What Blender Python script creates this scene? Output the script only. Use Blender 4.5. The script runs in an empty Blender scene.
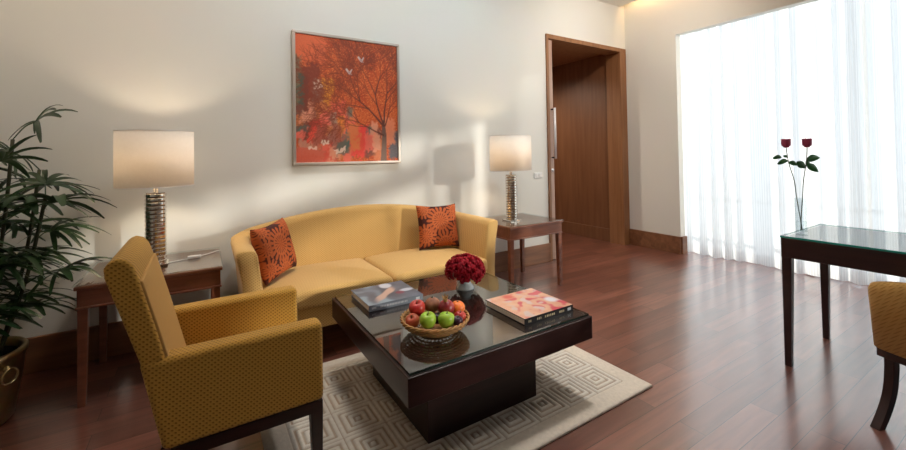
import bpy, bmesh, math, random
from mathutils import Vector, Matrix, noise
R = math.radians
PI = math.pi
C = bpy.context.scene
COL = C.collection
random.seed(7)

# ------------------------------------------------------------------ camera
cd = bpy.data.cameras.new('camera'); cam = bpy.data.objects.new('camera', cd); COL.objects.link(cam)
cd.sensor_width = 36.0; cd.lens = 15.992; cd.shift_x = 0.0; cd.shift_y = -0.0863
cd.clip_start = 0.05; cd.clip_end = 300
yaw, pitch, roll = 0.5601, 0.0182, -0.0161
fw = Vector((math.sin(yaw)*math.cos(pitch), math.cos(yaw)*math.cos(pitch), math.sin(pitch)))
r0 = Vector((math.cos(yaw), -math.sin(yaw), 0)); u0 = r0.cross(fw)
rr = r0*math.cos(roll) + u0*math.sin(roll); uu = rr.cross(fw)
cam.matrix_world = Matrix(((rr.x, uu.x, -fw.x, 0), (rr.y, uu.y, -fw.y, 0), (rr.z, uu.z, -fw.z, 1.2), (0, 0, 0, 1)))
C.camera = cam

# ------------------------------------------------------------------ world, sun, exposure
SKY = 2.0; SUN = 5.0; FILL = 62; LAMP = 7.0
w = bpy.data.worlds.new('sky'); C.world = w; w.use_nodes = True
bg = w.node_tree.nodes['Background']; bg.inputs[0].default_value = (0.82, 0.91, 1.0, 1); bg.inputs[1].default_value = SKY
sd = bpy.data.lights.new('sun', 'SUN'); sd.energy = SUN; sd.angle = R(1.6); sd.color = (1.0, 0.95, 0.85)
sun = bpy.data.objects.new('sun', sd); COL.objects.link(sun)
SD = Vector((1, -1.38, 0.29)).normalized()
sun.rotation_euler = SD.to_track_quat('Z', 'Y').to_euler(); sun.location = (12, -9, 6)
vs = C.view_settings
C.display_settings.display_device = 'sRGB'
vs.view_transform = 'Standard'; vs.look = 'None'; vs.gamma = 1; vs.use_curve_mapping = False
vs.exposure = 0.0
C.cycles.max_bounces = 10; C.cycles.diffuse_bounces = 6; C.cycles.transparent_max_bounces = 16
C.cycles.sample_clamp_indirect = 6.0

# ------------------------------------------------------------------ materials
def mat(name):
    m = bpy.data.materials.new(name); m.use_nodes = True
    nt = m.node_tree
    return m, nt, nt.nodes['Principled BSDF'], nt.nodes['Material Output']
def N(nt, t, **k):
    n = nt.nodes.new(t)
    for a, b in k.items(): setattr(n, a, b)
    return n
def plain(name, col, rough=.5, metal=0, spec=.5, coat=0, **k):
    m, nt, p, o = mat(name)
    p.inputs['Base Color'].default_value = (*col, 1); p.inputs['Roughness'].default_value = rough
    p.inputs['Metallic'].default_value = metal; p.inputs['Specular IOR Level'].default_value = spec
    p.inputs['Coat Weight'].default_value = coat
    # slight procedural variation
    tc = N(nt, 'ShaderNodeTexCoord'); nz = N(nt, 'ShaderNodeTexNoise'); nz.inputs['Scale'].default_value = k.get('ns', 14)
    mx = N(nt, 'ShaderNodeMix', data_type='RGBA', blend_type='MULTIPLY'); mx.inputs[0].default_value = k.get('nv', .12)
    nt.links.new(tc.outputs['Object'], nz.inputs['Vector'])
    mx.inputs[6].default_value = (*col, 1); nt.links.new(nz.outputs['Color'], mx.inputs[7])
    nt.links.new(mx.outputs[2], p.inputs['Base Color'])
    return m
def ramp(nt, stops):
    r = N(nt, 'ShaderNodeValToRGB'); e = r.color_ramp.elements
    while len(e) < len(stops): e.new(.5)
    for i, (pos, c) in enumerate(stops): e[i].position = pos; e[i].color = (*c, 1)
    return r
def wood(name, c1, c2, rough=.35, axis=0, scale=3.0, coat=.0, spec=.5):
    m, nt, p, o = mat(name)
    tc = N(nt, 'ShaderNodeTexCoord'); mp = N(nt, 'ShaderNodeMapping')
    s = [scale*9]*3; s[axis] = scale*.6; mp.inputs['Scale'].default_value = s
    nz = N(nt, 'ShaderNodeTexNoise'); nz.inputs['Scale'].default_value = 1; nz.inputs['Detail'].default_value = 6; nz.inputs['Distortion'].default_value = .6
    rp = ramp(nt, [(.3, c1), (.72, c2)])
    nt.links.new(tc.outputs['Object'], mp.inputs[0]); nt.links.new(mp.outputs[0], nz.inputs['Vector'])
    nt.links.new(nz.outputs[0], rp.inputs[0]); nt.links.new(rp.outputs[0], p.inputs['Base Color'])
    p.inputs['Roughness'].default_value = rough; p.inputs['Coat Weight'].default_value = coat; p.inputs['Coat Roughness'].default_value = .12
    p.inputs['Specular IOR Level'].default_value = spec
    return m
def floor_mat():
    m, nt, p, o = mat('floor_planks')
    tc = N(nt, 'ShaderNodeTexCoord')
    br = N(nt, 'ShaderNodeTexBrick'); br.offset = .37; br.squash = 1
    br.inputs['Scale'].default_value = 1; br.inputs['Brick Width'].default_value = 1.1; br.inputs['Row Height'].default_value = .112
    br.inputs['Mortar Size'].default_value = .0016; br.inputs['Mortar Smooth'].default_value = .3; br.inputs['Bias'].default_value = 0
    br.inputs['Color1'].default_value = (0, 0, 0, 1); br.inputs['Color2'].default_value = (1, 1, 1, 1); br.inputs['Mortar'].default_value = (0, 0, 0, 1)
    nt.links.new(tc.outputs['Object'], br.inputs['Vector'])
    mp = N(nt, 'ShaderNodeMapping'); mp.inputs['Scale'].default_value = (2.2, 26, 1)
    # shift the grain from plank to plank
    add = N(nt, 'ShaderNodeVectorMath', operation='MULTIPLY_ADD'); add.inputs[1].default_value = (3.7, 5.1, 2.3)
    nt.links.new(br.outputs['Color'], add.inputs[0]); nt.links.new(tc.outputs['Object'], add.inputs[2])
    nt.links.new(add.outputs[0], mp.inputs[0])
    nz = N(nt, 'ShaderNodeTexNoise'); nz.inputs['Scale'].default_value = 1; nz.inputs['Detail'].default_value = 7; nz.inputs['Distortion'].default_value = .8
    nt.links.new(mp.outputs[0], nz.inputs['Vector'])
    r1 = ramp(nt, [(0, (.16, .055, .038)), (.5, (.22, .078, .054)), (1, (.29, .108, .075))])
    nt.links.new(br.outputs['Color'], r1.inputs[0])
    r2 = ramp(nt, [(.3, (.62, .58, .55)), (.75, (1.12, 1.1, 1.08))])
    nt.links.new(nz.outputs[0], r2.inputs[0])
    mx = N(nt, 'ShaderNodeMix', data_type='RGBA', blend_type='MULTIPLY'); mx.inputs[0].default_value = 1
    nt.links.new(r1.outputs[0], mx.inputs[6]); nt.links.new(r2.outputs[0], mx.inputs[7])
    m2 = N(nt, 'ShaderNodeMix', data_type='RGBA'); m2.inputs[7].default_value = (.02, .008, .006, 1)
    nt.links.new(br.outputs['Fac'], m2.inputs[0]); nt.links.new(mx.outputs[2], m2.inputs[6])
    nt.links.new(m2.outputs[2], p.inputs['Base Color'])
    p.inputs['Roughness'].default_value = .34; p.inputs['IOR'].default_value = 1.6
    p.inputs['Coat Weight'].default_value = 1; p.inputs['Coat Roughness'].default_value = .20; p.inputs['Coat IOR'].default_value = 2.15
    bp = N(nt, 'ShaderNodeBump'); bp.inputs['Strength'].default_value = .12; bp.inputs['Distance'].default_value = .002; bp.invert = True
    nt.links.new(br.outputs['Fac'], bp.inputs['Height']); nt.links.new(bp.outputs[0], p.inputs['Normal'])
    return m
def fabric(name, base, dot, pitch=.0085, rough=.85):
    m, nt, p, o = mat(name)
    tc = N(nt, 'ShaderNodeTexCoord')
    k = 2*PI/pitch/1.35
    outs = []
    for v in ((1, .55, .9), (.5, -1, -.95)):
        d = N(nt, 'ShaderNodeVectorMath', operation='DOT_PRODUCT'); d.inputs[1].default_value = [q*k*.6 for q in v]
        s = N(nt, 'ShaderNodeMath', operation='SINE')
        nt.links.new(tc.outputs['Object'], d.inputs[0]); nt.links.new(d.outputs['Value'], s.inputs[0]); outs.append(s)
    mu = N(nt, 'ShaderNodeMath', operation='ADD'); nt.links.new(outs[0].outputs[0], mu.inputs[0]); nt.links.new(outs[1].outputs[0], mu.inputs[1])
    rp = ramp(nt, [(.58, base), (.90, dot)])
    mr = N(nt, 'ShaderNodeMapRange'); mr.inputs[1].default_value = -2; mr.inputs[2].default_value = 2
    nt.links.new(mu.outputs[0], mr.inputs[0]); nt.links.new(mr.outputs[0], rp.inputs[0])
    nt.links.new(rp.outputs[0], p.inputs['Base Color'])
    bp = N(nt, 'ShaderNodeBump'); bp.inputs['Strength'].default_value = .25; bp.inputs['Distance'].default_value = .002
    nt.links.new(mr.outputs[0], bp.inputs['Height']); nt.links.new(bp.outputs[0], p.inputs['Normal'])
    p.inputs['Roughness'].default_value = rough; p.inputs['Specular IOR Level'].default_value = .25
    p.inputs['Sheen Weight'].default_value = .15
    return m
def attr_mat(name, rough=.7, bump=0, spec=.4):
    m, nt, p, o = mat(name)
    a = N(nt, 'ShaderNodeVertexColor'); a.layer_name = 'col'
    nz = N(nt, 'ShaderNodeTexNoise'); nz.inputs['Scale'].default_value = 220
    tc = N(nt, 'ShaderNodeTexCoord'); nt.links.new(tc.outputs['Object'], nz.inputs['Vector'])
    mx = N(nt, 'ShaderNodeMix', data_type='RGBA', blend_type='MULTIPLY'); mx.inputs[0].default_value = .15
    nt.links.new(a.outputs[0], mx.inputs[6]); nt.links.new(nz.outputs[0], mx.inputs[7]); nt.links.new(mx.outputs[2], p.inputs['Base Color'])
    p.inputs['Roughness'].default_value = rough; p.inputs['Specular IOR Level'].default_value = spec
    if bump:
        b = N(nt, 'ShaderNodeBump'); b.inputs['Strength'].default_value = bump; b.inputs['Distance'].default_value = .002
        nt.links.new(nz.outputs[0], b.inputs['Height']); nt.links.new(b.outputs[0], p.inputs['Normal'])
    return m
def glass_mat(name, tint=(1, 1, 1), ior=1.5, rough=.0):
    m, nt, p, o = mat(name)
    nt.nodes.remove(p)
    tr = N(nt, 'ShaderNodeBsdfTransparent'); tr.inputs[0].default_value = (*tint, 1)
    gl = N(nt, 'ShaderNodeBsdfGlossy'); gl.inputs['Roughness'].default_value = rough
    fr = N(nt, 'ShaderNodeFresnel'); fr.inputs[0].default_value = ior
    mx = N(nt, 'ShaderNodeMixShader')
    ge = N(nt, 'ShaderNodeNewGeometry'); iv = N(nt, 'ShaderNodeMath', operation='SUBTRACT'); iv.inputs[0].default_value = 1
    mu = N(nt, 'ShaderNodeMath', operation='MULTIPLY')   # reflect on the outer faces only
    nt.links.new(ge.outputs['Backfacing'], iv.inputs[1]); nt.links.new(fr.outputs[0], mu.inputs[0]); nt.links.new(iv.outputs[0], mu.inputs[1])
    nt.links.new(mu.outputs[0], mx.inputs[0]); nt.links.new(tr.outputs[0], mx.inputs[1]); nt.links.new(gl.outputs[0], mx.inputs[2])
    nt.links.new(mx.outputs[0], o.inputs[0])
    return m
def sheer_mat():
    m, nt, p, o = mat('sheer_fabric'); nt.nodes.remove(p)
    uv = N(nt, 'ShaderNodeUVMap'); uv.uv_map = 'UVMap'
    sx = N(nt, 'ShaderNodeSeparateXYZ'); nt.links.new(uv.outputs[0], sx.inputs[0])
    mu = N(nt, 'ShaderNodeMath', operation='MULTIPLY'); mu.inputs[1].default_value = 2*PI/.022
    si = N(nt, 'ShaderNodeMath', operation='SINE'); nt.links.new(sx.outputs[0], mu.inputs[0]); nt.links.new(mu.outputs[0], si.inputs[0])
    mr = N(nt, 'ShaderNodeMapRange'); mr.inputs[1].default_value = -1; mr.inputs[2].default_value = 1; mr.inputs[3].default_value = .80; mr.inputs[4].default_value = .96
    nt.links.new(si.outputs[0], mr.inputs[0])
    tr = N(nt, 'ShaderNodeBsdfTransparent')
    di = N(nt, 'ShaderNodeBsdfDiffuse'); di.inputs[0].default_value = (.80, .80, .80, 1)
    tl = N(nt, 'ShaderNodeBsdfTranslucent'); tl.inputs[0].default_value = (.88, .88, .87, 1)
    m1 = N(nt, 'ShaderNodeMixShader'); m1.inputs[0].default_value = .65
    nt.links.new(di.outputs[0], m1.inputs[1]); nt.links.new(tl.outputs[0], m1.inputs[2])
    m2 = N(nt, 'ShaderNodeMixShader'); nt.links.new(mr.outputs[0], m2.inputs[0])
    nt.links.new(tr.outputs[0], m2.inputs[1]); nt.links.new(m1.outputs[0], m2.inputs[2]); nt.links.new(m2.outputs[0], o.inputs[0])
    return m
def shade_mat():
    m, nt, p, o = mat('lampshade_linen'); nt.nodes.remove(p)
    tc = N(nt, 'ShaderNodeTexCoord'); nz = N(nt, 'ShaderNodeTexNoise'); nz.inputs['Scale'].default_value = 60
    nt.links.new(tc.outputs['Object'], nz.inputs['Vector'])
    rp = ramp(nt, [(.3, (.88, .87, .84)), (.7, (.92, .91, .88))]); nt.links.new(nz.outputs[0], rp.inputs[0])
    di = N(nt, 'ShaderNodeBsdfDiffuse'); tl = N(nt, 'ShaderNodeBsdfTranslucent'); tl.inputs[0].default_value = (.95, .88, .80, 1)
    nt.links.new(rp.outputs[0], di.inputs[0])
    mx = N(nt, 'ShaderNodeMixShader'); mx.inputs[0].default_value = .32
    nt.links.new(di.outputs[0], mx.inputs[1]); nt.links.new(tl.outputs[0], mx.inputs[2]); nt.links.new(mx.outputs[0], o.inputs[0])
    return m
def emit_mat(name, col, s):
    m, nt, p, o = mat(name); p.inputs['Base Color'].default_value = (*col, 1)
    p.inputs['Emission Color'].default_value = (*col, 1); p.inputs['Emission Strength'].default_value = s
    return m

M = {}
M['wall'] = plain('wall_paint', (.80, .80, .755), .9, spec=.2, nv=.04, ns=3)
M['ceiling'] = plain('ceiling_paint', (.86, .85, .82), .9, spec=.2, nv=.03)
M['floor'] = floor_mat()
M['baseboard'] = wood('baseboard_wood', (.15, .058, .026), (.28, .125, .058), .45, 0, 2.0)
M['doorwood'] = wood('door_wood', (.155, .062, .026), (.215, .094, .042), .42, 2, 2.2)
M['framewood'] = wood('frame_wood', (.24, .105, .042), (.34, .165, .075), .42, 2, 2.2)
M['slab_edge'] = wood('door_leaf_wood', (.42, .27, .20), (.52, .36, .28), .4, 2, 2.2)
M['darkwood'] = wood('dark_wood', (.017, .0055, .0050), (.032, .010, .009), .30, 0, 3, spec=.45)
M['deskwood'] = wood('desk_wood', (.022, .008, .008), (.040, .014, .013), .3, 1, 3)
M['mahogany'] = wood('mahogany', (.15, .045, .022), (.25, .085, .042), .3, 0, 3, coat=.2)
M['mustard'] = fabric('mustard_fabric', (.60, .375, .130), (.40, .225, .060), .0062)
M['chairfab'] = fabric('armchair_fabric', (.57, .315, .055), (.25, .118, .012), .0062)
M['tan'] = plain('tan_upholstery', (.56, .33, .11), .8, spec=.2, nv=.08, ns=60)
M['deskfab'] = fabric('desk_chair_fabric', (.52, .30, .085), (.34, .17, .035), .0058)
M['glass'] = glass_mat('clear_glass', (.95, .98, .97), 1.5)
M['tableglass'] = glass_mat('table_glass', (.93, .97, .96), 2.8)
M['deskglass'] = glass_mat('desk_glass', (.93, .97, .96), 3.4)
M['window_glass'] = glass_mat('window_glass', (.97, .98, .98), 1.3)
def sun_filter(f=1.0):  # uneven filter for the added openings; streaks and weakens the sun
    m, nt, p, o = mat('sun_filter_pane'); nt.nodes.remove(p)
    tc = N(nt, 'ShaderNodeTexCoord'); mp = N(nt, 'ShaderNodeMapping'); mp.inputs['Scale'].default_value = (0, 4.2, 0)
    nz = N(nt, 'ShaderNodeTexNoise'); nz.inputs['Scale'].default_value = 1; nz.inputs['Detail'].default_value = 1.5
    rp = ramp(nt, [(.38, (.42*f,)*3), (.60, (.69*f,)*3)])
    tr = N(nt, 'ShaderNodeBsdfTransparent'); nt.links.new(tc.outputs['Object'], mp.inputs[0]); nt.links.new(mp.outputs[0], nz.inputs['Vector'])
    nt.links.new(nz.outputs[0], rp.inputs[0]); nt.links.new(rp.outputs[0], tr.inputs[0]); nt.links.new(tr.outputs[0], o.inputs[0]); return m
M['sun_pane'] = sun_filter(); M['dim_sun_pane'] = sun_filter(.70)  # the dimmer one softens the lamp's sun shadow on the wall
M['glass_edge'] = plain('glass_edge', (.03, .32, .26), .08, spec=.7, nv=.03)
M['chrome'] = plain('chrome', (.78, .74, .68), .12, metal=1, nv=.05)
M['groove'] = plain('dark_groove', (.22, .15, .10), .5, metal=.6, nv=.05)  # darker colour on the recessed faces, so the ridges stand out
M['steel'] = plain('brushed_steel', (.86, .86, .88), .3, metal=.25, nv=.05)
M['brass'] = plain('hammered_brass', (.55, .42, .22), .28, metal=1, nv=.35, ns=22)
M['shade'] = shade_mat()
M['bulb'] = emit_mat('bulb', (1, .72, .42), 12)
M['cove'] = emit_mat('cove_strip', (1, .62, .30), 15)
M['fill_disc'] = emit_mat('fill_lens', (1, .86, .68), 6)  # glowing discs of the added fill spots
M['white_plastic'] = plain('white_plastic', (.80, .80, .78), .4, nv=.03)
M['white_metal'] = plain('white_window_metal', (.72, .72, .72), .4, nv=.03)
M['sheer'] = sheer_mat()
M['leaf'] = plain('palm_leaf', (.022, .068, .014), .42, spec=.5, nv=.55, ns=7)
M['cane'] = plain('palm_cane', (.055, .062, .022), .6, nv=.6, ns=30)
M['soil'] = plain('soil', (.02, .013, .009), .95, nv=.5, ns=60)
M['concrete'] = plain('pale_concrete', (.80, .80, .78), .85, nv=.15, ns=4)
M['art'] = attr_mat('painted_canvas', .6, .3)
M['floral'] = attr_mat('floral_fabric', .8, .15, .25)
M['rug'] = attr_mat('wool_pile', .95, .5, .1)
M['cover'] = attr_mat('printed_cover', .32, 0, .5)
M['paper'] = plain('book_paper', (.70, .62, .52), .8, nv=.1, ns=200)
M['dark_glass_edge'] = plain('dark_glass_edge', (.008, .030, .026), .08, spec=.7, nv=.03)
M['book_black'] = plain('black_cover', (.012, .010, .012), .35, nv=.02)
M['book_grey'] = plain('grey_cover', (.20, .225, .27), .4, nv=.1)
M['gold'] = plain('gold_lettering', (.50, .42, .25), .5, nv=.02)
M['pale_letter'] = plain('pale_lettering', (.55, .58, .62), .5, nv=.02)
M['wicker'] = plain('wicker', (.46, .23, .065), .55, nv=.4, ns=40)
M['vase_grey'] = plain('grey_ceramic', (.36, .40, .42), .25, nv=.06)
M['petal'] = plain('crimson_petal', (.30, .004, .014), .6, spec=.15, nv=.45, ns=30)
def leafy(name, col, tcol, f):
    m, nt, p, o = mat(name); p.inputs['Base Color'].default_value = (*col, 1); p.inputs['Roughness'].default_value = .5
    tl = N(nt, 'ShaderNodeBsdfTranslucent'); mx = N(nt, 'ShaderNodeMixShader'); mx.inputs[0].default_value = f
    tc = N(nt, 'ShaderNodeTexCoord'); nz = N(nt, 'ShaderNodeTexNoise'); nz.inputs['Scale'].default_value = 30
    rp = ramp(nt, [(.3, tuple(q*.75 for q in tcol)), (.7, tcol)]); nt.links.new(tc.outputs['Object'], nz.inputs['Vector']); nt.links.new(nz.outputs[0], rp.inputs[0])
    nt.links.new(rp.outputs[0], tl.inputs[0])
    nt.links.new(p.outputs[0], mx.inputs[1]); nt.links.new(tl.outputs[0], mx.inputs[2]); nt.links.new(mx.outputs[0], o.inputs[0]); return m
M['rose'] = leafy('rose_petal', (.55, .09, .19), (.62, .12, .24), .5)
M['rose_leaf'] = leafy('rose_leaf', (.07, .20, .085), (.12, .32, .12), .5)
M['stem'] = plain('stem_green', (.10, .13, .07), .6, nv=.3)

def fruit_mat(name, c1, c2, scale, rough=.3):
    m, nt, p, o = mat(name)
    tc = N(nt, 'ShaderNodeTexCoord'); nz = N(nt, 'ShaderNodeTexNoise'); nz.inputs['Scale'].default_value = scale; nz.inputs['Detail'].default_value = 4
    rp = ramp(nt, [(.35, c1), (.65, c2)]); nt.links.new(tc.outputs['Object'], nz.inputs['Vector']); nt.links.new(nz.outputs[0], rp.inputs[0])
    nt.links.new(rp.outputs[0], p.inputs['Base Color']); p.inputs['Roughness'].default_value = rough; p.inputs['Specular IOR Level'].default_value = .5
    return m
M['green_apple'] = fruit_mat('green_apple_skin', (.25, .44, .03), (.36, .55, .06), 20)
M['red_apple'] = fruit_mat('red_apple_skin', (.40, .012, .018), (.52, .06, .035), 26)
M['brown_fruit'] = fruit_mat('brown_fruit_skin', (.24, .085, .04), (.36, .15, .075), 40, .6)
M['pom'] = fruit_mat('pomegranate_skin', (.20, .010, .018), (.33, .035, .03), 24, .35)
M['orange'] = fruit_mat('orange_skin', (.75, .14, .018), (.80, .22, .03), 60, .4)
M['plum'] = fruit_mat('plum_skin', (.018, .008, .022), (.05, .012, .03), 18, .3)
M['peach'] = fruit_mat('blushed_red_skin', (.42, .05, .022), (.52, .13, .05), 20, .4)

# ------------------------------------------------------------------ helpers
def tag(o, label=None, cat=None, group=None, kind=None):
    if label: o['label'] = label
    if cat: o['category'] = cat
    if group: o['group'] = group
    if kind: o['kind'] = kind
    return o
def thing(name, loc, label, cat, group=None, rz=0):
    o = bpy.data.objects.new(name, None); COL.objects.link(o)
    o.empty_display_size = .1; o.location = loc; o.rotation_euler = (0, 0, rz)
    return tag(o, label, cat, group)
def origin_of(o):
    v = Vector((0, 0, 0))
    while o: v += o.location; o = o.parent
    return v
class B:
    """collects shapes; obj() links them as ONE mesh object"""
    def __init__(s): s.bm = bmesh.new()
    def box(s, x0, x1, y0, y1, z0, z1):
        vs = [s.bm.verts.new((x, y, z)) for z in (z0, z1) for y in (y0, y1) for x in (x0, x1)]
        for f in ((0, 2, 3, 1), (4, 5, 7, 6), (0, 1, 5, 4), (2, 6, 7, 3), (0, 4, 6, 2), (1, 3, 7, 5)): s.bm.faces.new([vs[i] for i in f])
        return s
    def prism(s, bottom, top):
        a = [s.bm.verts.new(p) for p in bottom]; b = [s.bm.verts.new(p) for p in top]; n = len(a)
        s.bm.faces.new(a[::-1]); s.bm.faces.new(b)
        for i in range(n): s.bm.faces.new((a[i], a[(i+1) % n], b[(i+1) % n], b[i]))
        return s
    def loft(s, rings, closed=True, caps=True):
        L = [[s.bm.verts.new(p) for p in r] for r in rings]; n = len(L[0])
        for a, b in zip(L, L[1:]):
            for i in range(n if closed else n-1):
                s.bm.faces.new((a[i], a[(i+1) % n], b[(i+1) % n], b[i]))
        if caps: s.bm.faces.new(L[0][::-1]); s.bm.faces.new(L[-1])
        return s
    def lathe(s, prof, c=(0, 0, 0), n=32, caps=True, mtx=None):
        rings = []
        for r_, z in prof:
            ring = [Vector((r_*math.cos(2*PI*i/n), r_*math.sin(2*PI*i/n), z)) for i in range(n)]
            if mtx: ring = [mtx @ p for p in ring]
            rings.append([p + Vector(c) for p in ring])
        return s.loft(rings, True, caps)
    def tube(s, pts, r_, n=8, caps=True):
        pts = [Vector(p) for p in pts]; rings = []
        rad = r_ if isinstance(r_, (list, tuple)) else [r_]*len(pts)
        t = (pts[1]-pts[0]).normalized(); up = Vector((0, 0, 1)) if abs(t.z) < .9 else Vector((1, 0, 0))
        a = t.cross(up).normalized()
        for i, p in enumerate(pts):
            t = (pts[min(i+1, len(pts)-1)] - pts[max(i-1, 0)]).normalized()
            a = (a - t*a.dot(t)).normalized(); b = t.cross(a)
            rings.append([p + (a*math.cos(2*PI*k/n) + b*math.sin(2*PI*k/n))*rad[i] for k in range(n)])
        return s.loft(rings, True, caps)
    def torus(s, c, R_, r_, n=40, k=6, mtx=None):
        pts = []
        L = []
        for i in range(n):
            a = 2*PI*i/n; ring = []
            for j in range(k):
                b = 2*PI*j/k
                p = Vector(((R_+r_*math.cos(b))*math.cos(a), (R_+r_*math.cos(b))*math.sin(a), r_*math.sin(b)))
                if mtx: p = mtx @ p
                ring.append(s.bm.verts.new(p+Vector(c)))
            L.append(ring)
        for i in range(n):
            for j in range(k):
                s.bm.faces.new((L[i][j], L[(i+1) % n][j], L[(i+1) % n][(j+1) % k], L[i][(j+1) % k]))
        return s
    def ball(s, c, r_, sc=(1, 1, 1), u=20, v=12):
        q = bmesh.ops.create_uvsphere(s.bm, u_segments=u, v_segments=v, radius=r_)
        for x in q['verts']: x.co = Vector((x.co.x*sc[0], x.co.y*sc[1], x.co.z*sc[2])) + Vector(c)
        return s
    def obj(s, name, m, parent=None, smooth=False, bevel=0, segs=2, local=False, origin=None, sub=0):
        bmesh.ops.recalc_face_normals(s.bm, faces=s.bm.faces)
        o = None
        if parent and not local: s.bm.transform(Matrix.Translation(-origin_of(parent)))
        if origin: s.bm.transform(Matrix.Translation(-Vector(origin)))
        me = bpy.data.meshes.new(name); s.bm.to_mesh(me); s.bm.free()
        o = bpy.data.objects.new(name, me); COL.objects.link(o); me.materials.append(m)
        if smooth:
            for p in me.polygons: p.use_smooth = True
        if parent: o.parent = parent
        if origin: o.location = origin
        if bevel:
            b = o.modifiers.new('bevel', 'BEVEL'); b.width = bevel; b.segments = segs; b.limit_method = 'ANGLE'; b.angle_limit = R(40); b.harden_normals = False
            for p in me.polygons: p.use_smooth = True
            wn = o.modifiers.new('wn', 'WEIGHTED_NORMAL'); wn.keep_sharp = True
        if sub:
            d = o.modifiers.new('sub', 'SUBSURF'); d.levels = sub; d.render_levels = sub
        return o
def box(name, m, x0, x1, y0, y1, z0, z1, parent=None, bevel=0, **k): return B().box(x0, x1, y0, y1, z0, z1).obj(name, m, parent, bevel=bevel, **k)
def structure(o): o['kind'] = 'structure'; return o
def copy_tree(o, parent=None):
    c = o.copy(); COL.objects.link(c); c.parent = parent
    for ch in list(o.children): copy_tree(ch, c)
    return c
def set_cols(o, fn):
    """per-vertex paint colour for printed / woven / painted surfaces"""
    me = o.data; a = me.color_attributes.new('col', 'FLOAT_COLOR', 'POINT')
    for i, v in enumerate(me.vertices): a.data[i].color = (*fn(i, v.co), 1)
def grid_mesh(name, m, nu, nv, pos, parent=None, col=None, local=True, smooth=True, uv=None):
    me = bpy.data.meshes.new(name)
    vs = [tuple(pos(i/(nu-1), j/(nv-1))) for j in range(nv) for i in range(nu)]
    fs = [(j*nu+i, j*nu+i+1, (j+1)*nu+i+1, (j+1)*nu+i) for j in range(nv-1) for i in range(nu-1)]
    me.from_pydata(vs, [], fs); me.update()
    o = bpy.data.objects.new(name, me); COL.objects.link(o); me.materials.append(m)
    if parent: o.parent = parent
    if smooth:
        for p in me.polygons: p.use_smooth = True
    if col:
        a = me.color_attributes.new('col', 'FLOAT_COLOR', 'POINT')
        for j in range(nv):
            for i in range(nu): a.data[j*nu+i].color = (*col(i/(nu-1), j/(nv-1)), 1)
    if uv:
        l = me.uv_layers.new(name='UVMap')
        for p in me.polygons:
            for li in p.loop_indices:
                q = me.loops[li].vertex_index; l.data[li].uv = uv((q % nu)/(nu-1), (q//nu)/(nv-1))
    return o
def mix(a, b, t): t = max(0, min(1, t)); return tuple(x+(y-x)*t for x, y in zip(a, b))
def sm(a, b, x): t = max(0, min(1, (x-a)/(b-a))); return t*t*(3-2*t)

# ------------------------------------------------------------------ room shell
D, W, ZC, BH = 3.236, 4.71, 3.075, .20
XL, YB = -1.45, -4.6
DX0, DX1, DT = 3.268, 4.70, 2.53           # door frame outer
WY, WT = 2.575, 2.555                       # window edge, window head
structure(box('floor', M['floor'], XL-.1, 5.13, YB-.1, 7.0, -.08, 0))
structure(box('ceiling', M['ceiling'], XL-.1, W-.10, YB-.1, D+.1, ZC, ZC+.06))
structure(B().box(XL-.1, W+.6, YB-.1, D+.2, ZC+.30, ZC+.36).obj('trim_1', M['ceiling']))
IN0, IN1, IT = DX0+.035, W-.10, DT-.045     # clear opening
b = B().box(XL-.1, DX0+.02, D, D+.16, 0, ZC+.30).box(DX0+.02, W+.12, D, D+.16, DT-.02, ZC+.30).box(DX1-.005, W+.12, D, D+.16, 0, DT-.02)
structure(b.obj('wall_back', M['wall']))
b = B()
b.box(W, W+.10, WY, D, 0, ZC+.3)                      # pier beside the door
b.box(W, W+.10, -4.35, WY, WT, ZC+.3)                 # over the window and the added sun openings
b.box(W, W+.10, .05, .16, 0, WT)
b.box(W, W+.10, -.88, .05, 0, .90).box(W, W+.10, -.88, .05, 2.24, WT)
b.box(W, W+.10, -4.35, -.88, 0, 1.30).box(W, W+.10, -4.35, -.88, 1.86, 2.02).box(W, W+.10, -4.35, -.88, 2.31, WT)  # gaps left here are unseen openings added to shape the sunlight
b.box(W, W+.10, YB-.1, -4.35, 0, ZC+.3)
structure(b.obj('wall_right', M['wall']))
structure(box('wall_left', M['wall'], XL-.1, XL, YB, D, 0, ZC+.3))
structure(box('wall_front', M['wall'], XL-.1, W+.1, YB-.1, YB, 0, ZC+.3))
structure(B().box(W+.10, 5.13, 3.06, 3.16, 0, WT+.5).box(W+.10, 5.13, .0, .05, 0, WT+.5).box(W+.10, 5.13, .0, 3.16, WT+.45, WT+.52).obj('wall_recess', M['wall']))
# corridor beyond the sliding door
structure(box('wall_corridor_right', M['doorwood'], 4.62, 4.70, D+.19, 6.9, 0, DT+.1))
structure(B().box(4.600, 4.62, D+.19, 6.9, 0, .17).obj('baseboard_corridor', M['doorwood'], bevel=.004))
structure(box('wall_corridor_left', M['doorwood'], 2.9, 3.0, D+.16, 6.9, 0, DT+.1))
structure(box('wall_corridor_end', M['doorwood'], 2.9, 4.7, 6.9, 7.0, 0, DT+.1))
structure(box('ceiling_corridor', M['framewood'], 2.9, 4.7, D+.16, 7.0, DT-.01, DT+.1))
# baseboards
structure(B().box(XL, DX0-.001, D-.022, D, 0, BH).obj('baseboard_back', M['baseboard'], bevel=.004))
structure(B().box(W-.024, W, WY-.004, D-.0, 0, BH).box(W-.002, W+.098, WY-.024, WY, 0, BH).obj('baseboard_right', M['baseboard'], bevel=.004))
structure(B().box(XL, XL+.022, YB, D-.022, 0, BH).obj('baseboard_left', M['baseboard'], bevel=.004))
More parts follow.
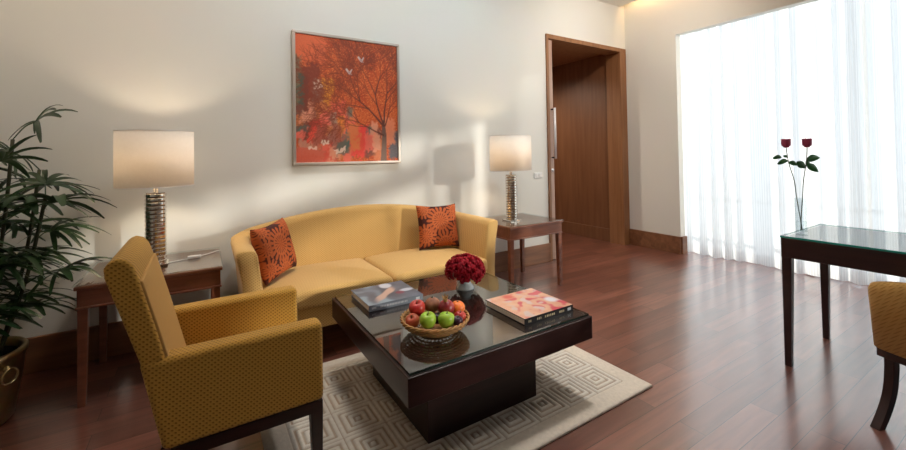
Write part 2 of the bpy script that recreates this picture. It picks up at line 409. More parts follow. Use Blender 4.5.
# door frame
b = B().box(DX0, DX0+.035, D-.018, D+.05, 0, DT).box(DX0+.035, DX1, D-.018, D+.20, DT-.05, DT).box(W-.13, DX1, D-.018, D+.20, 0, DT-.05)
structure(b.obj('trim_2', M['framewood'], bevel=.003))
dr = thing('door_1', (3.2, D+.10, 0), 'sliding wooden door leaf with a long steel pull handle', 'door'); structure(dr)
del dr['category']; del dr['label']
box('leaf', M['slab_edge'], 3.304, 3.375, D+.005, D+.052, .005, DT-.06, dr, bevel=.002)
b = B().tube([(3.353, D-.040, 1.13), (3.353, D-.040, 1.70)], .0135, 14)
h = b.obj('handle', M['steel'], dr, smooth=True)
for z in (1.145, 1.685): B().tube([(3.350, D-.042, z), (3.345, D+.007, z)], .009, 10).obj('standoff', M['darkwood'], h, smooth=True)
B().lathe([(.0, .0), (.022, 0), (.022, .006), (.012, .008), (.012, .016), (0, .016)], (3.345, D+.006, 1.00), 20, mtx=Matrix.Rotation(R(90), 3, 'X')).obj('lock', M['steel'], dr, smooth=True)

# cove strip light above the ceiling edge
structure(box('trim_3', M['cove'], W-.085, W-.045, .2, D-.15, ZC+.10, ZC+.11))
# window 1 glazing behind the sheer
b = B()
for y in (.05, 1.48, 3.0): b.box(5.06, 5.12, y, y+.06, 0, WT+.45)
b.box(5.06, 5.12, .05, 3.06, 0, .07).box(5.06, 5.12, .05, 3.06, WT+.40, WT+.45)
w1 = structure(b.obj('window_1', M['white_metal'], bevel=.003))
box('pane', M['window_glass'], 5.085, 5.095, .11, 1.48, .07, WT+.40, w1); box('pane', M['window_glass'], 5.085, 5.095, 1.54, 3.0, .07, WT+.40, w1)
for k, (ya, yb, za, zb_) in enumerate(((-.88, .05, .90, 2.24), (-4.35, -.88, 1.30, 1.86), (-4.35, -.88, 2.02, 2.31))):  # added unseen openings that shape the sun into bands on the back wall
    b = B().box(W+.03, W+.09, ya, ya+.02, za, zb_).box(W+.03, W+.09, yb-.02, yb, za, zb_).box(W+.03, W+.09, ya+.02, yb-.02, za, za+.02).box(W+.03, W+.09, ya+.02, yb-.02, zb_-.02, zb_)
    w2 = structure(b.obj('window_%d' % (k+2), M['white_metal']))
    cuts = (-.86, -.66, -.20, .03) if k == 0 else (ya+.02, yb-.02)
    for q, (c0, c1) in enumerate(zip(cuts, cuts[1:])):
        box('pane', M['dim_sun_pane'] if (k == 0 and q == 1) else M['sun_pane'], W+.05, W+.058, c0, c1, za+.02, zb_-.02, w2)
# outside: terrace, low parapet and ground
structure(box('trim_4', M['concrete'], 5.13, 7.2, -4, 5, -.10, -.02))
b = B().box(6.0, 6.04, -4, 5, .50, .54)
for k in range(9): b.box(6.005, 6.035, -3.9+k*1.08, -3.87+k*1.08, -.02, .50)
structure(b.obj('trim_5', M['white_metal']))
structure(box('ground', M['concrete'], 7.2, 120, -90, 90, -6.2, -6.0))

# sky portals at window 1 and the added sun openings
def portal(loc, sx, sy):
    l = bpy.data.lights.new('sky_portal', 'AREA'); l.shape = 'RECTANGLE'; l.size = sx; l.size_y = sy; l.cycles.is_portal = True
    o = bpy.data.objects.new('sky_portal', l); COL.objects.link(o); o.location = loc; o.rotation_euler = (0, R(90), 0)
portal((5.125, 1.55, 1.5), 3.0, 3.0); portal((W+.11, -2.15, 1.6), 1.5, 4.6)

# added fill spots above the frame that brighten the back wall
for x, y, tx, ty, e, colr in ((-.75, 2.15, -.75, D, .60, (1, .78, .60)), (.75, 2.05, .75, D, .88, (.92, .96, .98)), (2.05, 2.05, 2.1, D, .82, (.84, .94, 1)), (3.45, 1.85, 4.2, D, 1.6, (1, .88, .76))):
    structure(B().lathe([(0, 0), (.05, 0), (.05, .02), (0, .02)], (x, y, ZC-.004), 20).obj('wall_fill_disc', M['fill_disc']))
    l = bpy.data.lights.new('wall_fill', 'SPOT'); l.energy = FILL*e; l.color = colr; l.spot_size = R(150); l.spot_blend = 1; l.shadow_soft_size = .10
    o = bpy.data.objects.new('wall_fill', l); COL.objects.link(o); o.location = (x, y, ZC-.03)
    o.rotation_euler = Vector((x-tx, y-ty, ZC-1.75)).to_track_quat('Z', 'Y').to_euler()
# added fill spots that brighten the sofa, rug and open floor
for x, y, e, sp, colr in ((.95, 2.50, 1.3, 80, (1, .90, .78)), (1.95, 1.55, 2.4, 80, (1, .96, .92)), (1.2, .4, .5, 110, (1, .93, .85))):
    structure(B().lathe([(0, 0), (.05, 0), (.05, .02), (0, .02)], (x, y, ZC-.004), 20).obj('room_fill_disc', M['fill_disc']))
    l = bpy.data.lights.new('room_fill', 'SPOT'); l.energy = FILL*e; l.color = colr; l.spot_size = R(sp); l.spot_blend = 1; l.shadow_soft_size = .12
    o = bpy.data.objects.new('room_fill', l); COL.objects.link(o); o.location = (x, y, ZC-.03)
# added fill spot that brightens the corridor beyond the door
structure(B().lathe([(0, 0), (.06, 0), (.06, .02), (0, .02)], (3.45, 4.7, DT-.03), 20).obj('corridor_fill_disc', M['fill_disc']))
l = bpy.data.lights.new('corridor_fill', 'SPOT'); l.energy = 110; l.color = (1, .86, .70); l.spot_size = R(165); l.spot_blend = .6; l.shadow_soft_size = .08
o = bpy.data.objects.new('corridor_fill', l); COL.objects.link(o); o.location = (3.45, 4.7, DT-.06)

# ------------------------------------------------------------------ sheer curtains
def curtain(y0, y1, x0, label, seed, lam=.13, amp=.034):
    rnd = random.Random(seed); ph = [rnd.uniform(0, 6) for _ in range(6)]
    n = int((y1-y0)/.0075)
    def off(y, t):
        a = amp*(.55+.45*math.sin(y*3.1+ph[0])*math.sin(y*7.7+ph[1]))
        q = 2*PI*y/lam + 1.1*math.sin(y*5.3+ph[2]) + .5*math.sin(y*13+ph[3])
        s = math.sin(q)
        top = sm(.86, 1, t)
        return a*(1-.35*top)*(s+.25*math.sin(2*q+ph[4])) + .012*(1-t)*math.sin(y*4+ph[5]+t*2)
    ys = [y0+(y1-y0)*i/(n-1) for i in range(n)]; s = [0]
    for i in range(1, n): s.append(s[-1]+math.hypot(ys[i]-ys[i-1], off(ys[i], .5)-off(ys[i-1], .5)))
    def pos(u, v):
        i = round(u*(n-1)); y = ys[i]
        z = .012 + .006*math.sin(y*9+ph[1]) + v*(2.96-.012)
        return (x0+off(y, v), y, z)
    o = grid_mesh('sheer_curtain', M['sheer'], n, 26, pos, uv=lambda u, v: (s[round(u*(n-1))], v))
    return tag(o, label, 'curtain', 'white sheer curtains')
curtain(1.02, 2.98, 4.85, 'long white sheer striped curtain panel beside the cream wall pier, behind the rose vase', 3)
curtain(.10, 1.06, 4.94, 'white sheer striped curtain panel at the right edge, behind the dark desk', 11)

# ------------------------------------------------------------------ painting
PX0, PX1, PZ0, PZ1 = .588, 1.468, 1.132, 2.163
pt = thing('painting', ((PX0+PX1)/2, D-.001, PZ0), 'silver framed orange red painting of a bare tree hanging above the sofa', 'painting')
fwid = .022
b = B().box(PX0, PX1, D-.042, D-.002, PZ0, PZ0+fwid).box(PX0, PX1, D-.042, D-.002, PZ1-fwid, PZ1).box(PX0, PX0+fwid, D-.042, D-.002, PZ0+fwid, PZ1-fwid).box(PX1-fwid, PX1, D-.042, D-.002, PZ0+fwid, PZ1-fwid)
b.obj('frame', plain('champagne_frame', (.62, .54, .47), .35, metal=.6, nv=.1), pt, bevel=.003)
NU, NV = 170, 200
art = [[None]*NU for _ in range(NV)]
rp_ = random.Random(5)
patches = []
def patch(u, v, du, dv, c, soft=.03): patches.append((u, v, du, dv, c, soft))
patch(.10, .90, .16, .10, (.60, .12, .045)); patch(.02, .55, .03, .25, (.10, .12, .07)); patch(.07, .42, .035, .25, (.035, .075, .055))
patch(.14, .45, .06, .30, (.16, .030, .018)); patch(.22, .52, .04, .12, (.20, .10, .07)); patch(.29, .45, .035, .20, (.62, .23, .02))
patch(.38, .38, .06, .10, (.60, .10, .06)); patch(.42, .30, .07, .05, (.60, .20, .03)); patch(.20, .28, .07, .12, (.55, .05, .035))
patch(.33, .24, .03, .14, (.26, .19, .15)); patch(.14, .12, .10, .05, (.48, .20, .13)); patch(.48, .14, .03, .09, (.02, .12, .11))
patch(.70, .17, .04, .10, (.025, .11, .10)); patch(.58, .17, .07, .11, (.68, .05, .045)); patch(.36, .12, .08, .08, (.32, .10, .07))
patch(.97, .14, .05, .10, (.03, .08, .10)); patch(.90, .26, .05, .10, (.62, .20, .10)); patch(.10, .05, .25, .05, (.55, .10, .06)); patch(.78, .12, .05, .10, (.50, .16, .07))
for _ in range(36): patch(rp_.uniform(0, .8), rp_.uniform(.02, .42), rp_.uniform(.012, .05), rp_.uniform(.01, .07), rp_.choice([(.60, .07, .04), (.55, .16, .05), (.30, .08, .05), (.62, .26, .16), (.16, .05, .035), (.66, .12, .08), (.08, .11, .09)]), .028)
for u, v, du, dv in ((.15, .115, .035, .010), (.27, .165, .03, .016), (.40, .10, .05, .014), (.21, .60, .03, .006), (.20, .64, .02, .004)): patch(u, v, du, dv, (.68, .50, .40), .006)
for j in range(NV):
    for i in range(NU):
        u, v = i/(NU-1), j/(NV-1)
        n1 = noise.noise((u*9, v*9, 1)); n2 = noise.noise((u*42, v*42, 4)); n3 = noise.noise((u*90, v*90, 7))
        c = mix((.40, .058, .014), (.52, .105, .026), .5+n1*.7+n2*.5)
        c = mix(c, (.62, .19, .06), sm(.1, .5, n3)*.75); c = mix(c, (.22, .03, .012), sm(.12, .5, -n3+.5*n2)*.6)
        wq = 1-sm(.36, .60, v+n1*.15-.12*(u < .35))
        for (pu, pv, du, dv, pc, so) in patches:
            d = max(abs(u-pu+n2*.022+n1*.03)-du, abs(v-pv+n2*.035+n1*.03)-dv)
            if d < so: c = mix(c, pc, (1-sm(0, so, d))*.85)
        art[j][i] = tuple(q*1.35 for q in c)
def stroke(p, q, w0, w1, c):
    L = max(2, int(math.hypot((q[0]-p[0])*NU, (q[1]-p[1])*NV)*2))
    for k in range(L+1):
        t = k/L; x = p[0]+(q[0]-p[0])*t; y = p[1]+(q[1]-p[1])*t; wd = w0+(w1-w0)*t
        rx = wd*NU; X, Y = x*(NU-1), y*(NV-1)
        for jj in range(int(Y-rx-1), int(Y+rx+2)):
            for ii in range(int(X-rx-1), int(X+rx+2)):
                if 0 <= ii < NU and 0 <= jj < NV:
                    d = math.hypot(ii-X, jj-Y)
                    if d < rx+.6: art[jj][ii] = mix(art[jj][ii], c, .8*min(1, rx+.6-d))
def branch(p, ang, L, wd, depth):
    wd = wd*.86
    if depth == 0 or L < .02: return
    q = p; segs = 3
    for k in range(segs):
        ang2 = ang+rp_.uniform(-.16, .16); n_ = (q[0]+math.cos(ang2)*L/segs, q[1]+math.sin(ang2)*L/segs*.86)
        stroke(q, n_, wd*(1-.15*k), wd*(1-.15*(k+1)), (.14, .038, .024) if depth > 4 else (.24, .045, .018)); q = n_; ang = ang2
        if k and depth > 1: branch(q, ang+rp_.choice([-1, 1])*rp_.uniform(.35, .8), L*.62, wd*.5, depth-1)
    branch(q, ang+rp_.uniform(.1, .45), L*.78, wd*.6, depth-1); branch(q, ang-rp_.uniform(.15, .5), L*.72, wd*.55, depth-1)
stroke((.84, .0), (.85, .22), .030, .020, (.20, .12, .09)); stroke((.85, .22), (.84, .34), .020, .013, (.17, .09, .07))
branch((.84, .30), 2.30, .33, .010, 6); branch((.85, .33), 1.50, .29, .009, 6); branch((.85, .30), 1.90, .32, .009, 6); branch((.84, .22), 2.62, .28, .007, 6); branch((.86, .3), 1.1, .18, .006, 5)
for u, v in ((.50, .735), (.62, .845)):   # two pale birds
    stroke((u-.03, v+.02), (u, v-.012), .008, .008, (.62, .50, .46)); stroke((u, v-.012), (u+.022, v+.022), .008, .004, (.55, .42, .40)); stroke((u-.01, v), (u+.02, v-.02), .006, .003, (.40, .25, .22))
cx0, cx1, cz0, cz1 = PX0+fwid-.003, PX1-fwid+.003, PZ0+fwid-.003, PZ1-fwid+.003
o = grid_mesh('canvas', M['art'], NU, NV, lambda u, v: (cx0+(cx1-cx0)*u-pt.location.x, D-.020-pt.location.y, cz0+(cz1-cz0)*v-pt.location.z), pt, col=lambda u, v: art[round(v*(NV-1))][round(u*(NU-1))])
sl = o.modifiers.new('thick', 'SOLIDIFY'); sl.thickness = .012; sl.offset = -1 if False else 1

# light switch by the door
ws = thing('wall_switch', (3.10, D, .955), 'small white wall switch plate left of the door frame', 'switch')
box('plate', M['white_plastic'], 3.055, 3.175, D-.010, D-.001, .925, .985, ws, bevel=.003)
box('rocker', M['white_plastic'], 3.075, 3.110, D-.014, D-.009, .937, .973, ws, bevel=.002); box('rocker', M['white_plastic'], 3.120, 3.155, D-.014, D-.009, .937, .973, ws, bevel=.002)

# ------------------------------------------------------------------ rug
RX0, RX1, RY0, RY1 = .215, 1.945, 1.222, 2.392
TP = .191
def rug_h(x, y):
    bx0, by0 = RX0+.10, RY0+.105
    u, v = (x-bx0)/TP, (y-by0)/TP
    if u < 0 or v < 0 or u > 8 or v > 5.02: return 1.0, 0
    i, j = int(u), int(v); fu, fv = u-i, v-j
    d = max(abs(fu-.5), abs(fv-.5))*2     # 0 centre .. 1 rim
    if i % 2 != j % 2 and False: d = 1-d
    ring = (d*3.5+.30) % 1.0
    g = sm(.0, .14, ring)*(1-sm(.62, .76, ring))
    return g, 1
nx, ny = 340, 232
def rug_pos(u, v):
    x, y = RX0+(RX1-RX0)*u, RY0+(RY1-RY0)*v
    g, p = rug_h(x, y)
    e = min(u*(RX1-RX0), (1-u)*(RX1-RX0), v*(RY1-RY0), (1-v)*(RY1-RY0))
    z = .0135 - .0075*(1-g) + .0012*noise.noise((x*90, y*90, 0))
    return (x, y, (z if e > .006 else .0135-.010*(1-e/.006)))
def rug_col(u, v):
    x, y = RX0+(RX1-RX0)*u, RY0+(RY1-RY0)*v
    g, p = rug_h(x, y); n_ = noise.noise((x*60, y*60, 3))*.10
    c = mix((.44, .35, .265), (.72, .67, .59), g) if p else (.70, .62, .52)
    return tuple(q*(1+n_) for q in c)
o = grid_mesh('rug', M['rug'], nx, ny, rug_pos, col=rug_col)
sl = o.modifiers.new('thick', 'SOLIDIFY'); sl.thickness = .003; sl.offset = -1
tag(o, 'beige wool rug with carved nested squares under the coffee table', 'rug')

# ------------------------------------------------------------------ sofa
sx0, sx1, syb, syf = .200, 1.905, 3.10, 2.475
sf = thing('sofa', ((sx0+sx1)/2, 2.75, 0), 'mustard yellow two seat sofa with arched back and flared arms against the wall', 'sofa')
def sofa_ring(p, nrm, h):
    z0, q = .185, h-.185
    P = [(0, z0), (0, z0+q*.30), (.014, z0+q*.66), (.042, h-.035), (.040, h-.010), (.020, h), (-.030, h-.001), (-.055, h-.012), (-.066, h-.040), (-.085, z0+q*.62), (-.105, z0+q*.30), (-.105, z0)]
    return [(p[0]+nrm[0]*o_, p[1]+nrm[1]*o_, z) for o_, z in P]
path = []
Rc = .16
for k in range(7): path.append(((sx0, syf+(syb-Rc-syf)*k/6), (-1, 0)))
for k in range(1, 9):
    a = PI-(PI/2)*k/9; path.append(((sx0+Rc+Rc*math.cos(a), syb-Rc+Rc*math.sin(a)), (math.cos(a), math.sin(a))))
for k in range(25): path.append(((sx0+Rc+(sx1-sx0-2*Rc)*k/24, syb), (0, 1)))
for k in range(1, 9):
    a = PI/2-(PI/2)*k/9; path.append(((sx1-Rc+Rc*math.cos(a), syb-Rc+Rc*math.sin(a)), (math.cos(a), math.sin(a))))
for k in range(7): path.append(((sx1, syb-Rc-(syb-Rc-syf)*k/6), (1, 0)))
def sofa_h(p):
    t = (p[0]-sx0)/(sx1-sx0); return .690+.118*max(0, math.sin(PI*min(1, max(0, t))))**.85 if p[1] > syb-Rc-1e-6 else .690-.0*t
rings = [sofa_ring(p, n_, sofa_h(p)) for p, n_ in path]
def endcap(ring, dy):
    cx = sum(q[0] for q in ring)/len(ring); cz = sum(q[2] for q in ring)/len(ring)
    return [(cx+(q[0]-cx)*.80, q[1]+dy, cz+(q[2]-cz)*.965) for q in ring]
def shrink(ring, dy, s1, s2):
    cx = sum(q[0] for q in ring)/len(ring); cz = sum(q[2] for q in ring)/len(ring)
    return [(cx+(q[0]-cx)*s1, q[1]+dy, cz+(q[2]-cz)*s2) for q in ring]
front = [shrink(rings[0], -.018, .78, .965), shrink(rings[0], -.012, .93, .99)]
B().loft(front+rings[0:12]).obj('arm', M['mustard'], sf, smooth=True)
B().loft(rings[11:len(rings)-11]).obj('backrest', M['mustard'], sf, smooth=True)
back = [shrink(rings[-1], -.012, .93, .99), shrink(rings[-1], -.018, .78, .965)]
B().loft(rings[-12:]+back).obj('arm', M['mustard'], sf, smooth=True)
ix0, ix1 = sx0+.098, sx1-.098
B().box(ix0-.01, ix1+.01, 2.435, syb-.09, .19, .335).obj('base', M['mustard'], sf, bevel=.02, segs=3)
def cushion_block(x0, x1, y0, y1, z0, z1, crown):
    nx_, ny_ = 13, 11; b = B(); bm = b.bm
    def top(i, j):
        u, v = i/(nx_-1), j/(ny_-1); return (x0+(x1-x0)*u, y0+(y1-y0)*v, z1+crown*(math.sin(PI*u)*math.sin(PI*min(1, v*.8+.12)))**.6)
    T = [[bm.verts.new(top(i, j)) for i in range(nx_)] for j in range(ny_)]
    Bt = [[bm.verts.new((x0+(x1-x0)*i/(nx_-1), y0+(y1-y0)*j/(ny_-1), z0)) for i in range(nx_)] for j in range(ny_)]
    for j in range(ny_-1):
        for i in range(nx_-1):
            bm.faces.new((T[j][i], T[j][i+1], T[j+1][i+1], T[j+1][i])); bm.faces.new((Bt[j][i], Bt[j+1][i], Bt[j+1][i+1], Bt[j][i+1]))
    for j in range(ny_-1):
        for i in (0, nx_-1): bm.faces.new((T[j][i], Bt[j][i], Bt[j+1][i], T[j+1][i]))
    for i in range(nx_-1):
        for j in (0, ny_-1): bm.faces.new((T[j][i], T[j][i+1], Bt[j][i+1], Bt[j][i]))
    return b
mid = (ix0+ix1)/2
cushion_block(ix0+.002, mid-.003, 2.405, syb-.085, .325, .418, .028).obj('seat_cushion', M['mustard'], sf, bevel=.028, segs=4)
cushion_block(mid+.003, ix1-.002, 2.405, syb-.085, .325, .418, .028).obj('seat_cushion', M['mustard'], sf, bevel=.028, segs=4)
for x in (sx0+.03, sx1-.07):
    for y in (2.50, syb-.07):
        B().prism([(x+.008, y+.008, 0), (x+.036, y+.008, 0), (x+.036, y+.036, 0), (x+.008, y+.036, 0)], [(x, y, .19), (x+.044, y, .19), (x+.044, y+.044, .19), (x, y+.044, .19)]).obj('leg', M['darkwood'], sf)

# ------------------------------------------------------------------ scatter cushions
def flower(u, v, fl, bg, c1, c2):
    for fx, fy, fr, n_, ph in fl:
        dx, dy = u-fx, v-fy; d = math.hypot(dx, dy)/fr; a = math.atan2(dy, dx)+ph
        if d < 1.0:
            for lay, (ro, ri, k) in enumerate(((1.0, .55, 0), (.68, .28, .5), (.36, 0, 0))):
                pass
            s = .5+.5*math.cos(n_*a); s2 = .5+.5*math.cos(n_*a+PI)
            edge1 = .72+.28*math.sqrt(s)
            if d < .30: q = .5+.5*math.cos(n_*.5*a); return mix(c2, c1, sm(.1, .5, q)*.9+.1)
            if d < .46+.16*math.sqrt(s2): return mix(bg, c1, .05+.95*sm(.04, .42, s2))
            if d < edge1: return mix(bg, mix(c1, c2, d*.4), .0+1.0*sm(.06, .45, s))
    return bg
def cushion(name, size, mtx, label, fl, seed):
    bg, c1, c2 = (.060, .014, .012), (.52, .125, .036), (.30, .055, .015)
    n_ = 90; bm = bmesh.new(); me = bpy.data.meshes.new(name)
    def P(u, v, side):
        x, y = u*2-1, v*2-1
        pull = 1-.095*(1-abs(x)**2.2)*(abs(y)**4) ; pul2 = 1-.095*(1-abs(y)**2.2)*(abs(x)**4)
        t = (max(0, 1-x**4)*max(0, 1-y**4))**.5
        return (x*size/2*pul2, y*size/2*pull, side*(.004+.058*t))
    vs, cols, fs = [], [], []
    for side in (1, -1):
        o0 = len(vs)
        for j in range(n_):
            for i in range(n_):
                u, v = i/(n_-1), j/(n_-1); vs.append(P(u, v, side)); cols.append(flower(u, v, fl, bg, c1, c2))
        for j in range(n_-1):
            for i in range(n_-1):
                q = (o0+j*n_+i, o0+j*n_+i+1, o0+(j+1)*n_+i+1, o0+(j+1)*n_+i); fs.append(q if side > 0 else q[::-1])
    N2 = n_*n_
    rim = [i for i in range(n_)]+[j*n_+n_-1 for j in range(1, n_)]+[(n_-1)*n_+i for i in range(n_-2, -1, -1)]+[j*n_ for j in range(n_-2, 0, -1)]
    for a, b_ in zip(rim, rim[1:]+rim[:1]): fs.append((b_, a, a+N2, b_+N2))
    me.from_pydata(vs, [], fs); me.update(); me.materials.append(M['floral'])
    at = me.color_attributes.new('col', 'FLOAT_COLOR', 'POINT')
    for i, c in enumerate(cols): at.data[i].color = (*c, 1)
    for p in me.polygons: p.use_smooth = True
    o = bpy.data.objects.new(name, me); COL.objects.link(o); o.matrix_world = mtx
    return tag(o, label, 'cushion')
flA = [(.50, .62, .34, 18, 0), (.12, .30, .27, 15, .4), (.92, .82, .25, 15, .2), (.60, .10, .28, 16, .6), (.10, .88, .22, 14, .9), (.95, .36, .24, 15, .1)]
flB = [(.45, .58, .34, 18, .3), (.85, .90, .26, 15, .2), (.90, .35, .27, 15, .5), (.45, .08, .27, 16, .1), (.05, .22, .2, 14, .3), (.08, .93, .22, 14, .2), (.06, .58, .2, 13, .1)]
def frame_mtx(c, xdir, ndir):
    x = Vector(xdir).normalized(); n_ = Vector(ndir); n_ = (n_-x*n_.dot(x)).normalized(); y = n_.cross(x)
    return Matrix(((x.x, y.x, n_.x, c[0]), (x.y, y.y, n_.y, c[1]), (x.z, y.z, n_.z, c[2]), (0, 0, 0, 1)))
cushion('throw_cushion', .355, frame_mtx((1.645, 2.878, .612), (1, -.10, -.02), (-.10, -1, .24)), 'dark brown cushion with orange chrysanthemums at the right end of the sofa', flA, 1)
cushion('throw_cushion', .345, frame_mtx((.398, 2.80, .610), (.60, .74, .05), (.80, -.62, .26)), 'brightly lit orange flowered cushion leaning on the left arm of the sofa', flB, 2)

# ------------------------------------------------------------------ side tables
def side_table(x0, y0, label):
    x1, y1, H = x0+.625, y0+.555, .585
    t = thing('side_table', ((x0+x1)/2, (y0+y1)/2, 0), label, 'side table', 'mahogany side tables')
    B().box(x0, x1, y0, y1, H-.018, H).obj('table_top', M['mahogany'], t, bevel=.004)
    a = .010
    B().box(x0+a, x1-a, y0+a, y1-a, H-.105, H-.018).obj('apron', M['mahogany'], t, bevel=.003)
    B().box(x0+a-.006, x1-a+.006, y0+a-.006, y1-a+.006, H-.112, H-.100).obj('apron_moulding', M['mahogany'], t, bevel=.004)
    for ix in (0, 1):
        for iy in (0, 1):
            X = x0+a+.002 if ix == 0 else x1-a-.042; Y = y0+a+.002 if iy == 0 else y1-a-.042; q = .04; s = .009
            bx, by = (X+(s if ix else 0), Y+(s if iy else 0)); bs = q-s
            B().prism([(bx, by, 0), (bx+bs, by, 0), (bx+bs, by+bs, 0), (bx, by+bs, 0)], [(X, Y, H-.11), (X+q, Y, H-.11), (X+q, Y+q, H-.11), (X, Y+q, H-.11)]).obj('leg', M['mahogany'], t, bevel=.002)
    g = B().box(x0-.004, x1+.004, y0-.004, y1+.004, H+.0015, H+.009).obj('glass_top', M['tableglass'], t, bevel=.001)
    return t
side_table(2.155, 2.575, 'mahogany side table with glass top between the sofa and the door')
side_table(-.523, 2.628, 'mahogany side table with glass top between the armchair and the palm')
TT = .5945

# ------------------------------------------------------------------ table lamps
def table_lamp(x, y, label, cordpts=None, rz=0, energy=LAMP):
    t = thing('table_lamp', (x, y, TT), label, 'lamp')
    B().box(-.060, .060, -.060, .060, 0, .012).obj('base', M['chrome'], t, bevel=.002, local=True)
    prof = [(0, .012)]; n_ = 17
    for k in range(n_):
        z = .012+.40*k/n_; d = .40/n_
        prof += [(.0505, z+.0005), (.0515, z+d*.15), (.0515, z+d*.66), (.0505, z+d*.76), (.0450, z+d*.78), (.0450, z+d*.98)]
    prof += [(.0515, .413), (0, .415)]
    cl = B().lathe(prof, n=40).obj('column', M['chrome'], t, local=True, smooth=False)
    cl.data.materials.append(M['groove'])
    for p in cl.data.polygons:
        if math.hypot(p.center.x, p.center.y) < .0475 and abs(p.normal.z) < .9 and .013 < p.center.z < .41: p.material_index = 1
    B().lathe([(0, .415), (.011, .415), (.011, .45), (.016, .452), (.016, .49), (0, .49)], n=16).obj('neck', M['chrome'], t, local=True, smooth=True)
    rs, z0, z1 = .186, .447, .765
    b = B(); b.loft([[(r_*math.cos(2*PI*i/64), r_*math.sin(2*PI*i/64), z) for i in range(64)] for r_, z in ((rs, z0), (rs, z1))], True, False)
    sh = b.obj('lamp_shade', M['shade'], t, local=True, smooth=True)
    so = sh.modifiers.new('thick', 'SOLIDIFY'); so.thickness = .002
    for zt in (z0+.002, z1-.002): B().torus((0, 0, zt), rs, .0022, 64, 6).obj('shade_trim', M['white_plastic'], sh, local=True, smooth=True)
    b = B()
    for k in range(3):
        a = 2*PI*k/3; b.tube([(.012*math.cos(a), .012*math.sin(a), .487), (rs*math.cos(a), rs*math.sin(a), .50)], .0018, 5)
    b.obj('shade_spider', M['chrome'], sh, local=True)
    B().lathe([(0, .49), (.013, .49), (.014, .51), (.026, .53), (.028, .545), (.019, .565), (0, .572)], n=18).obj('bulb', M['bulb'], t, local=True, smooth=True)
    l = bpy.data.lights.new('lamp_light', 'POINT'); l.energy = energy; l.color = (1, .78, .55); l.shadow_soft_size = .035
    lo = bpy.data.objects.new('lamp_light', l); COL.objects.link(lo); lo.parent = t; lo.location = (0, 0, .612)
    if cordpts:
        pts = [(p[0]-x, p[1]-y, p[2]-TT) for p in cordpts]
        cdm = B().tube(pts, .0028, 6).obj('cord', M['white_plastic'], t, local=True, smooth=True)
        q = pts[3]; B().box(q[0]-.035, q[0]+.035, q[1]-.012, q[1]+.012, .001, .018).obj('cord_switch', M['white_plastic'], cdm, local=True, bevel=.004)
    return t
z = TT+.004
def smooth_path(P, n_=6):
    out = []
    for i in range(len(P)-1):
        p0, p1, p2, p3 = [Vector(P[max(0, min(len(P)-1, i+k))]) for k in (-1, 0, 1, 2)]
        for k in range(n_):
            t = k/n_; out.append(.5*((2*p1)+(p2-p0)*t+(2*p0-5*p1+4*p2-p3)*t*t+(3*p1-p0-3*p2+p3)*t**3))
    out.append(Vector(P[-1])); return out
table_lamp(2.365, 2.80, 'chrome ridged lamp with white drum shade on the side table near the door')
table_lamp(-.220, 2.87, 'chrome ridged lamp with white drum shade on the side table beside the palm', [(-.165, 2.87, z), (-.12, 2.885, z), (-.08, 2.90, z), (-.035, 2.91, z), (.0, 2.945, z), (.05, 2.99, z), (.085, 3.04, z), (.108, 3.06, z-.004), (.114, 3.062, z-.03), (.114, 3.062, z-.10)])

# ------------------------------------------------------------------ coffee table
tx0, tx1, ty0, ty1 = .618, 1.60, 1.309, 2.285
ct = thing('coffee_table', ((tx0+tx1)/2, (ty0+ty1)/2, .0135), 'square dark wood coffee table with thick glass covered top on the rug', 'coffee table')
B().box(tx0, tx1, ty0, ty1, .30, .408).obj('table_top', M['darkwood'], ct, bevel=.004)
g = B().box(tx0+.012, tx1-.012, ty0+.012, ty1-.012, .4085, .418).obj('glass_top', M['tableglass'], ct)
g.data.materials.append(M['dark_glass_edge'])
for p in g.data.polygons:
    if abs(p.normal.z) < .5: p.material_index = 1
B().box(.785, 1.385, 1.478, 2.105, .0135, .30).obj('pedestal', M['darkwood'], ct, bevel=.003)
CT = .4182

# books
def book(x0, x1, y0, y1, th, label, cover_m, colfn, bars, letter_m, logo):
    t = thing('book', ((x0+x1)/2, (y0+y1)/2, CT), label, 'book')
    z0, z1 = CT, CT+th; c = .003
    b = B().box(x0, x1, y0, y1, z0, z0+c).box(x0, x1, y0, y1, z1-c, z1).box(x0, x1, y0, y0+c, z0+c, z1-c)
    b.obj('cover', cover_m, t)
    B().box(x0+.004, x1-.004, y0+c, y1-.005, z0+c, z1-c).obj('page_block', M['paper'], t)
    nx_, ny_ = 90, 80
    tl = t.location
    o = grid_mesh('cover_picture', M['cover'], nx_, ny_, lambda u, v: (x0+.0005+(x1-x0-.001)*u-tl.x, y0+.0005+(y1-y0-.001)*v-tl.y, z1+.0006-tl.z), t, col=colfn)
    for word in bars:
        b = B()
        for u0, u1, h0, h1 in word: b.box(x0+(x1-x0)*u0, x0+(x1-x0)*u1, y0-.0006, y0+.0005, z0+th*h0, z0+th*h1)
        b.obj('spine_lettering', letter_m, t)
    u0, u1 = logo; B().box(x0+(x1-x0)*u0, x0+(x1-x0)*u1, y0-.0007, y0+.0005, z0+th*.3, z0+th*.72).obj('spine_emblem', M['pale_letter'], t)
    return t
def ncol(u, v, seeds, scale):
    return [noise.noise((u*scale+s*7.1, v*scale+s*3.3, s)) for s in seeds]
